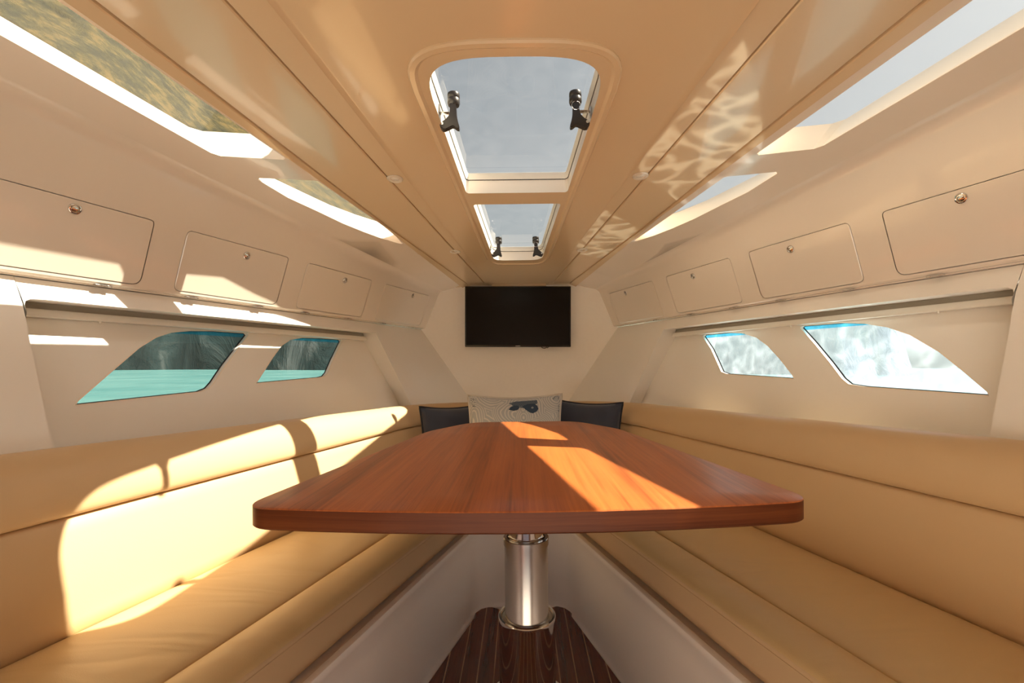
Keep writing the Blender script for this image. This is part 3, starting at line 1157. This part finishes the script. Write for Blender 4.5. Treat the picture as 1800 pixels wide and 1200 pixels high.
# bow cushion closing the vee behind the table
plan = [(-0.70, 1.992), (-0.215, 1.992), (0.215, 1.992), (0.70, 1.992), (0.60, 2.38), (0.52, 2.62), (0.40, 2.76), (0.2, 2.795), (-0.2, 2.795), (-0.40, 2.76), (-0.52, 2.62), (-0.60, 2.38)]
t = thing('seat_cushion', 'beige leather cushion filling the point of the seating behind the table', 'cushion', (0, 2.3, -0.685), 'bench seat cushions')
rp = round_poly(plan, 0.02, 3)
rows = [[(x, y, z) for x, y in scale_loop(rp, d)] for d, z in ((-0.01, -0.69), (0, -0.682), (0, -0.60), (-0.006, -0.59), (-0.03, -0.582))]
v, f = sheet(scale_loop(ring_ccw(rp), -0.03), [], lambda x, y: (x, y, -0.582), 0)
MB().loft(rows, closed=True).add(v, f).build('top_panel', 'leather', t, smooth=50)

# ------------------------------------------------------------------ backrests (port and starboard, meeting behind the pillows)


def backrest(s):
    t = thing('backrest_cushion', 'beige leather backrest with rounded top roll along the ' + ('left' if s < 0 else 'right') + ' wall', 'cushion', (s * 0.95, 1.0, -0.60), 'backrest cushions')
    pth = [(-BK(y), y) for y in lin(Y0 + 0.03, 2.36, 40)] + [(-0.612, 2.45), (-0.583, 2.53), (-0.545, 2.61), (-0.495, 2.68), (-0.435, 2.735), (-0.365, 2.775), (-0.28, 2.797), (-0.18, 2.803), (-0.09, 2.805), (-0.002, 2.805)]

    def sweep(prof, name, mat, wobble=0.0):
        rows = []
        for d, z in prof:
            o = offset_path(pth, d)
            row = []
            for i, (x, y) in enumerate(o):
                zz = z
                if z > -0.345:
                    zz = z - 0.027 * max(0.0, pth[i][1] - 1.0) * min(1, (z + 0.345) / 0.08)
                w = wobble * noise.noise(Vector((y * 2.3, z * 6, 3 * s)))
                row.append((s * -(x - w), y, zz))
            rows.append(row)
        MB().loft(rows).build(name, mat, t, smooth=60)
    sweep([(0.06, -0.60), (0.012, -0.60), (0.0, -0.592), (0.001, -0.56), (0.008, -0.50), (0.022, -0.43), (0.036, -0.375), (0.044, -0.35), (0.052, -0.3405), (0.07, -0.340)], 'lower_panel', 'leather_smooth', 0.002)
    roll = [(0.07, -0.3385), (0.050, -0.3385), (0.043, -0.336), (0.038, -0.328), (0.0355, -0.315), (0.036, -0.295), (0.040, -0.27), (0.048, -0.246), (0.060, -0.224), (0.076, -0.205),
            (0.096, -0.192), (0.116, -0.1855), (0.134, -0.1855), (0.150, -0.191), (0.162, -0.202), (0.168, -0.22), (0.168, -0.30)]
    sweep(roll, 'top_roll', 'leather_smooth', 0.0015)


backrest(-1)
backrest(1)

# ------------------------------------------------------------------ overhead lockers
ORD = ['nearest the camera', 'second from the camera', 'third from the camera', 'beside the television']
KN = [(1.287, 0.444), (1.809, 0.434), (2.349, 0.433), (2.955, 0.442)]
HINGES = [[(1.414,), (0.80,)], [(1.674,), (1.942,)], [(2.19,), (2.48,)], [(2.776,), (3.11,)]]
for s in (-1, 1):
    side = 'left' if s < 0 else 'right'
    for i, (a, b) in enumerate(DOORS):
        t = thing('overhead_locker', 'cream overhead locker on the %s wall, %s' % (side, ORD[i]), 'locker', (s * H((a + b) / 2), (a + b) / 2, 0.27), 'overhead lockers on the %s wall' % side)
        poly = ring_ccw(round_poly([(ydoor(a, DZ0), DZ0), (ydoor(b, DZ0), DZ0), (ydoor(b, DZ1), DZ1), (ydoor(a, DZ1), DZ1)], [0.024, 0.024, 0.016, 0.016], 5))
        p1 = scale_loop(poly, -0.002)
        rows = [[face_pt(s, y, z, -0.014) for y, z in poly], [face_pt(s, y, z, -0.0005) for y, z in poly], [face_pt(s, y, z, 0.0012) for y, z in p1]]
        v, f = sheet(p1, [], lambda y, z: face_pt(s, y, z, 0.0012), 0)
        dr = MB().loft(rows, closed=True).add(v, f).build('door', 'gelcoat', t, smooth=25)
        n = Vector((-s, -0.33, -0.4)).normalized()
        ky, kz = KN[i]
        c = Vector(face_pt(s, ky, kz, 0.0012))
        MB().lathe([(0.0155, 0.0), (0.0155, 0.0015), (0.014, 0.0035), (0.0115, 0.004), (0.0105, 0.002), (0.0098, 0.002)], c, n, 32).build('latch_ring', 'chrome', dr)
        MB().lathe([(0.0098, 0.001), (0.0092, 0.003), (0.006, 0.0042), (0.0, 0.0046)], c, n, 24).build('latch_button', 'chrome', dr)
        for (hy,) in HINGES[i]:
            ax = Vector((s * -0.33, 1, 0)).normalized()
            R = Matrix((ax, Vector((0, 0, 1)).cross(ax), Vector((0, 0, 1)))).transposed()
            hb = MB()
            hx = s * (H(hy) + 0.0085)
            hb.box((hx, hy, 0.2535), (0.044, 0.014, 0.0028), R, 0.0008)
            for q in (-0.013, 0.013):
                hb.box(Vector((hx, hy, 0.2525)) + ax * q - Vector((s * 0.006, 0, 0)), (0.012, 0.004, 0.005), R, 0.001)
            hb.build('hinge', 'brushed_steel', t)

# ------------------------------------------------------------------ roller blinds over the hull windows
for s in (-1, 1):
    side = 'left' if s < 0 else 'right'
    t = thing('roller_blind', 'raised grey window blind above the %s hull windows' % side, 'blind', (s * WL(1.9, 0.15), 1.9, 0.135), 'window blinds')
    ys = lin(1.25, 2.735, 8)
    rows = [[(s * (WL(y, z) - d), y, z) for d, z in ((-0.004, 0.192), (0.034, 0.192), (0.034, 0.1725), (-0.004, 0.1725))] for y in ys]
    MB().loft(rows, closed=True, cap=True).build('headrail', 'shaded_rail', t)
    rows = [[(s * (WL(y, z) - d), y, z) for d, z in ((0.001, 0.172), (0.048, 0.172), (0.050, 0.1695), (0.050, 0.153), (0.048, 0.150), (0.001, 0.150))] for y in lin(1.26, 2.728, 8)]
    MB().loft(rows, closed=True, cap=True).build('bottom_rail', 'pale_rail', t)
    for hy in (1.45, 1.96):
        MB().lathe([(0.0, 0.0), (0.003, 0.0), (0.0035, -0.004), (0.0025, -0.008), (0.0, -0.009)], (s * (WL(hy, 0.15) - 0.044), hy, 0.1505), n=12).build('pull_knob', 'pale_rail', t)

# ------------------------------------------------------------------ recessed downlights
for s in (-1, 1):
    for nm, (x, y) in (('towards the camera', (0.442, 1.68)), ('towards the bow', (0.343, 2.514))):
        side = 'left' if s < 0 else 'right'
        z = zc(y) + 0.0035
        ax = Vector((0, -0.0735, -1)).normalized()
        t = thing('downlight', 'small round ceiling downlight %s of the roof hatches, %s' % (side, nm), 'light', (s * x, y, z), 'ceiling downlights')
        MB().lathe([(0.0285, 0.0), (0.0285, 0.002), (0.026, 0.0045), (0.020, 0.005), (0.016, 0.003), (0.0145, -0.001)], (s * x, y, z), ax, 36).build('ring', 'lamp_ring', t)
        MB().lathe([(0.0150, 0.0), (0.012, 0.0015), (0.0, 0.002)], (s * x, y, z), ax, 24).build('lens', 'lamp_lens', t)

# ------------------------------------------------------------------ television
tv = thing('television', 'flat black television hung on the bow wall', 'television', (-0.010, Y1 - 0.03, 0.325))
tv.rotation_euler = (0, ROLL, 0)
TVW, TVH, TY = 0.722, 0.413, Y1 - 0.062
cz = 0.325
MB().box((-0.010, TY + 0.014, cz), (TVW, 0.028, TVH), bevel=0.004).build('casing', 'tv_bezel', tv)
v, f = sheet(round_poly([(-TVW / 2 + 0.009, -TVH / 2 + 0.013), (TVW / 2 - 0.009, -TVH / 2 + 0.013), (TVW / 2 - 0.009, TVH / 2 - 0.009), (-TVW / 2 + 0.009, TVH / 2 - 0.009)], 0.002), [], lambda x, z: (x - 0.010, TY - 0.0008, z + cz), 0)
link_mesh('screen', v, f, 'tv_screen', tv)
MB().box((-0.010, TY + 0.044, cz), (0.22, 0.035, 0.20), bevel=0.003).build('wall_mount', 'tv_bezel', tv)
lg = MB()
for k in range(7):
    lg.box((-0.010 + (k - 3) * 0.0046, TY - 0.0012, cz - TVH / 2 + 0.0065), (0.0034, 0.001, 0.0042))
lg.build('logo', 'logo_white', tv)
MB().tube([(0.155 + 0.013 * math.cos(a) + 0.004 * (a - 1), TY + 0.02, cz - TVH / 2 + 0.002 + 0.010 * math.sin(a)) for a in lin(math.pi, 2.1 * math.pi, 12)] + [(0.19, TY + 0.02, cz - TVH / 2 - 0.007), (0.205, TY + 0.02, cz - TVH / 2 + 0.004)], 0.0028, 8).build('cable', 'rubber', tv)

# ------------------------------------------------------------------ table
TX = 0.012
TK = 0.82
sf = [(-0.655, 1.055), (-0.48, 1.030), (-0.32, 1.0135), (-0.16, 1.0035), (0, 1.0), (0.16, 1.0035), (0.32, 1.0135), (0.48, 1.030), (0.655, 1.055), (0.462, 2.235), (0.285, 2.565), (-0.285, 2.565), (-0.462, 2.235)]
table_loop = ring_ccw([(x * TK + TX, y * TK) for x, y in round_poly(sf, [0.075, 0.3, 0.3, 0.3, 0.3, 0.3, 0.3, 0.3, 0.075, 0.45, 0.18, 0.18, 0.45], 8)])
ZT = -0.315 * TK
table = thing('table', 'varnished teak dining table on a chrome telescopic pedestal', 'table', (TX, 1.42, -1.03))
l1 = scale_loop(table_loop, -0.004)
v, f = sheet(l1, [], lambda x, y: (x, y, ZT), 0.2)
v2, f2 = sheet(l1, [], lambda x, y: (x, y, ZT - 0.042), 0.3)
mb = MB().add(v, f)
mb.loft([[(x, y, ZT) for x, y in l1], [(x, y, ZT - 0.0012) for x, y in scale_loop(table_loop, -0.0012)], [(x, y, ZT - 0.003) for x, y in table_loop]], closed=True)
mb.build('table_top', 'teak_top', table, smooth=30)
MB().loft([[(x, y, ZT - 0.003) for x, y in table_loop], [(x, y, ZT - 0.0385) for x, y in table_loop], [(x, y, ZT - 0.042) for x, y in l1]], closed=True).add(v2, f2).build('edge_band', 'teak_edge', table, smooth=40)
ped = (TX, 1.42)
R0, R1, R2 = 0.0855, 0.066, 0.052
MB().box((TX, 1.42, ZT - 0.0475), (0.34, 0.34, 0.011), bevel=0.003).build('mounting_plate', 'brushed_steel', table)
MB().lathe([(R0 + 0.04, -1.0295), (R0 + 0.04, -1.022), (R0 + 0.036, -1.018), (R0 + 0.004, -1.016), (R0, -1.012), (R0, -0.772), (R0 + 0.0015, -0.769), (R0 + 0.0015, -0.762), (R0, -0.7595), (R0 - 0.006, -0.7595), (R0 - 0.008, -0.763), (R0 - 0.008, -0.80)], (*ped, 0), n=72).build('lower_column', 'chrome', table, smooth=30)
MB().lathe([(R1 + 0.002, -0.80), (R1 + 0.002, -0.775), (R1 + 0.0105, -0.774), (R1 + 0.0105, -0.766), (R1 + 0.009, -0.7645), (R1 + 0.001, -0.764), (R1, -0.762), (R1, -0.546), (R1 + 0.0028, -0.545), (R1 + 0.0028, -0.5245), (R1 + 0.001, -0.523), (R2 + 0.006, -0.523), (R2 + 0.005, -0.526), (R2 + 0.005, -0.54)], (*ped, 0), n=72).build('middle_column', 'brushed_steel', table, smooth=30)
MB().lathe([(R2 + 0.003, -0.56), (R2 + 0.003, -0.521), (R2 + 0.001, -0.520), (R2, -0.519), (R2, -0.318), (R2 + 0.02, -0.316), (R2 + 0.02, -0.311)], (*ped, 0), n=64).build('upper_column', 'chrome', table, smooth=30)

# ------------------------------------------------------------------ pillows


def pillow(name, label, c, w, h, th, yaw, lean, tilt, mat, pip_mat, seed, sag=0.02):
    """c = centre; lean tips the top towards the bow"""
    t = thing(name, label, 'pillow', c, 'pillows at the bow')
    M = Matrix.Rotation(yaw, 3, 'Z') @ Matrix.Rotation(-lean, 3, 'X') @ Matrix.Rotation(tilt, 3, 'Y')

    def surf(u, v, sd):
        # u, v in -1..1
        eu = 1 - 0.075 * (1 - v * v) - 0.0
        ev = 1 - sag / (h / 2) * (1 - u * u)
        x = u * w / 2 * (1 - 0.07 * (1 - abs(v) ** 2))
        z = v * h / 2 * ev
        k = (max(0, 1 - abs(u) ** 2.6) * max(0, 1 - abs(v) ** 2.6)) ** 0.55
        d = th / 2 * k + 0.006 * k * noise.noise(Vector((u * 2.2 + seed, v * 2.2, sd)))
        return Vector((x, -sd * d, z))
    N = 28
    mb = MB()
    for sd in (1, -1):
        rows = [[Vector(c) + M @ surf(-1 + 2 * i / N, -1 + 2 * j / N, sd) for i in range(N + 1)] for j in range(N + 1)]
        mb.loft(rows)
    mb.build('cover', mat, t, smooth=80)
    rim = []
    for i in range(N):
        rim.append(surf(-1 + 2 * i / N, -1, 1))
    for i in range(N):
        rim.append(surf(1, -1 + 2 * i / N, 1))
    for i in range(N):
        rim.append(surf(1 - 2 * i / N, 1, 1))
    for i in range(N):
        rim.append(surf(-1, 1 - 2 * i / N, 1))
    MB().tube([Vector(c) + M @ p for p in rim], 0.0055, 7, closed=True).build('piping', pip_mat, t, smooth=80)
    return t, (lambda u, v, d=0.0015: Vector(c) + M @ (surf(u, v, 1) + Vector((0, -d, 0))))


pillow('throw_pillow', 'navy blue velvet pillow with dark piping, left of the patterned pillow', (-0.368, 2.60, -0.402), 0.38, 0.36, 0.12, 0.45, 0.16, 0.0, 'navy_velvet', 'navy_piping', 1.3)
pillow('throw_pillow', 'navy blue velvet pillow with dark piping, right of the patterned pillow', (0.360, 2.60, -0.392), 0.40, 0.37, 0.12, -0.42, 0.16, 0.03, 'navy_velvet', 'navy_piping', 5.1)
pt, psurf = pillow('throw_pillow', 'pale blue patterned pillow with wave lines and a printed fish', (-0.030, 2.49, -0.368), 0.512, 0.42, 0.12, 0.0, 0.22, 0.0, 'wave_print', 'white_piping', 9.7, 0.022)


def printed(poly, name, mat, d):
    """flat print lying on the pillow cover; poly in u, v"""
    v, f = sheet(poly, [], lambda u, w: tuple(psurf(u, w, d)), 0.05)
    link_mesh(name, v, f, mat, pt)


def uv(px, py):          # crop coordinates of the pattern -> pillow u, v
    return ((px - 850) / 800.0, 0.97 - (py - 110) / 1200.0 * 1.8)


def fish(px, py):
    return uv(1030 + (px - 1030) * 1.25, 270 + (py - 270) * 1.2)


body = [fish(*p) for p in [(985, 270), (1060, 235), (1150, 232), (1195, 270), (1212, 320), (1190, 362), (1135, 388), (1090, 372), (1030, 320)]]
printed(ring_ccw(body), 'printed_fish_head', 'fish_blue', 0.0018)
printed(ring_ccw([fish(*p) for p in [(800, 320), (830, 275), (880, 252), (935, 258), (950, 290), (925, 325), (870, 337)]]), 'printed_fin', 'fish_blue', 0.0018)
bodyb = [fish(*p) for p in [(800, 215), (900, 185), (1190, 175), (1190, 240), (1090, 262), (1000, 300), (900, 275)]]
printed(ring_ccw(bodyb), 'printed_fish_body', 'fish_mid', 0.0016)
rg = random.Random(3)
for r in range(4):
    for q in range(14):
        x = 850 + q * 25 + (r % 2) * 12
        y = 198 + r * 18
        if pip(*fish(x, y), bodyb):
            printed(ring_ccw([fish(x - 8, y - 5), fish(x + 7, y - 7), fish(x + 10, y + 3), fish(x - 4, y + 6)]), 'printed_scale', 'fish_blue', 0.0021)
eye = [fish(1128 + 15 * math.cos(a), 297 + 14 * math.sin(a)) for a in lin(0, 2 * math.pi, 13)[:-1]]
printed(ring_ccw(eye), 'printed_eye', 'fish_pale', 0.0023)
eye = [fish(1128 + 7 * math.cos(a), 297 + 7 * math.sin(a)) for a in lin(0, 2 * math.pi, 9)[:-1]]
printed(ring_ccw(eye), 'printed_pupil', 'fish_blue', 0.0027)
for (x0, y0, n, dx, dy) in ((75, 150, 16, 95, 150), (1500, 128, 9, 110, 40), (1610, 220, 14, 25, 280)):
    for _ in range(n):
        x, y = x0 + rg.random() * dx, y0 + rg.random() * dy
        a = rg.random() * 3
        l = 7 + rg.random() * 12
        cu, su = math.cos(a), math.sin(a)
        q = [uv(x - l * cu - 3 * su, y - l * su + 3 * cu), uv(x + l * cu - 3 * su, y + l * su + 3 * cu), uv(x + l * cu + 3 * su, y + l * su - 3 * cu), uv(x - l * cu + 3 * su, y - l * su - 3 * cu)]
        q = [(max(-0.97, min(0.97, a1)), max(-0.97, min(0.97, b1))) for a1, b1 in q]
        try:
            printed(ring_ccw(q), 'printed_stroke', 'fish_blue', 0.002)
        except Exception:
            pass

# ------------------------------------------------------------------ outside: sea and shores (the boat heels a little against the horizon)
TILT = Matrix.Rotation(0.02, 3, 'Y')
SEA = -1.7


def ext(v):
    return tuple(TILT @ Vector(v) + Vector((0, 0, SEA)))


N = 24
rows = []
for i in range(N + 1):
    r = 1.5 * (1200 / 1.5) ** (i / N)
    rows.append([ext((r * math.cos(a), r * math.sin(a), 0)) for a in lin(0, 2 * math.pi, 65)])
sea = MB().loft(rows).build('sea', 'sea_water', smooth=180)
sea['kind'] = 'stuff'
tag(sea, 'turquoise sea outside the hull windows', 'sea')


def shore(name, label, az0, az1, r0, depth, ridge, mat, seed, cliff=0.3, rough=3.0, na=140, nt=44):
    rows = []
    for j in range(nt + 1):
        t = j / nt
        row = []
        for i in range(na + 1):
            az = math.radians(az0 + (az1 - az0) * i / na)
            el = math.radians(ridge(math.degrees(az)))
            r = r0 + depth * t + 8 * noise.noise(Vector((az * 6, seed, 0)))
            top = math.tan(max(el, 0.0)) * (r0 + depth)
            pr = min(t / 0.12, 1) * cliff + (1 - cliff) * max(0, (t - 0.08) / 0.92) ** 0.9
            z = top * pr
            nv = noise.fractal(Vector((r * 0.05, az * 7, z * 0.06 + seed)), 1.0, 2.1, 6)
            r += rough * nv
            z += rough * 0.7 * nv * min(1, t * 6) if t > 0 else -1.0
            row.append(ext((r * math.sin(az), r * math.cos(az), z)))
        rows.append(row)
    # drop behind the ridge so the shore is a solid mass
    last = rows[-1]
    rows.append([(x * 1.25, y * 1.25, SEA - 1) for x, y, z in last])
    o = MB().loft(rows).build(name, mat, smooth=60)
    tag(o, label, 'cliff')
    return o


def interp(x, xs, ys):
    if x <= xs[0]:
        return ys[0]
    for i in range(len(xs) - 1):
        if x <= xs[i + 1]:
            return ys[i] + (ys[i + 1] - ys[i]) * (x - xs[i]) / (xs[i + 1] - xs[i])
    return ys[-1]


shore('hillside', 'scrub-covered green hillside with dark rock foot beyond the left windows', -125, 1.5, 118, 90,
      lambda a: interp(a, [-125, -70, -47, -30, -21, -10, -2.5, -1, 1.5], [30, 40, 36, 26, 21, 16.5, 14.0, 12.5, 3]), 'hill_rock', 3.3, cliff=0.34, rough=5)
shore('sea_cliff', 'pale hazy limestone cliff beyond the right windows', 22.5, 40, 118, 40,
      lambda a: interp(a, [22.5, 23.3, 26, 33, 38, 40], [0.5, 9, 14, 14, 8, 0.5]), 'cliff_rock', 8.1, cliff=0.7, rough=4, na=90)
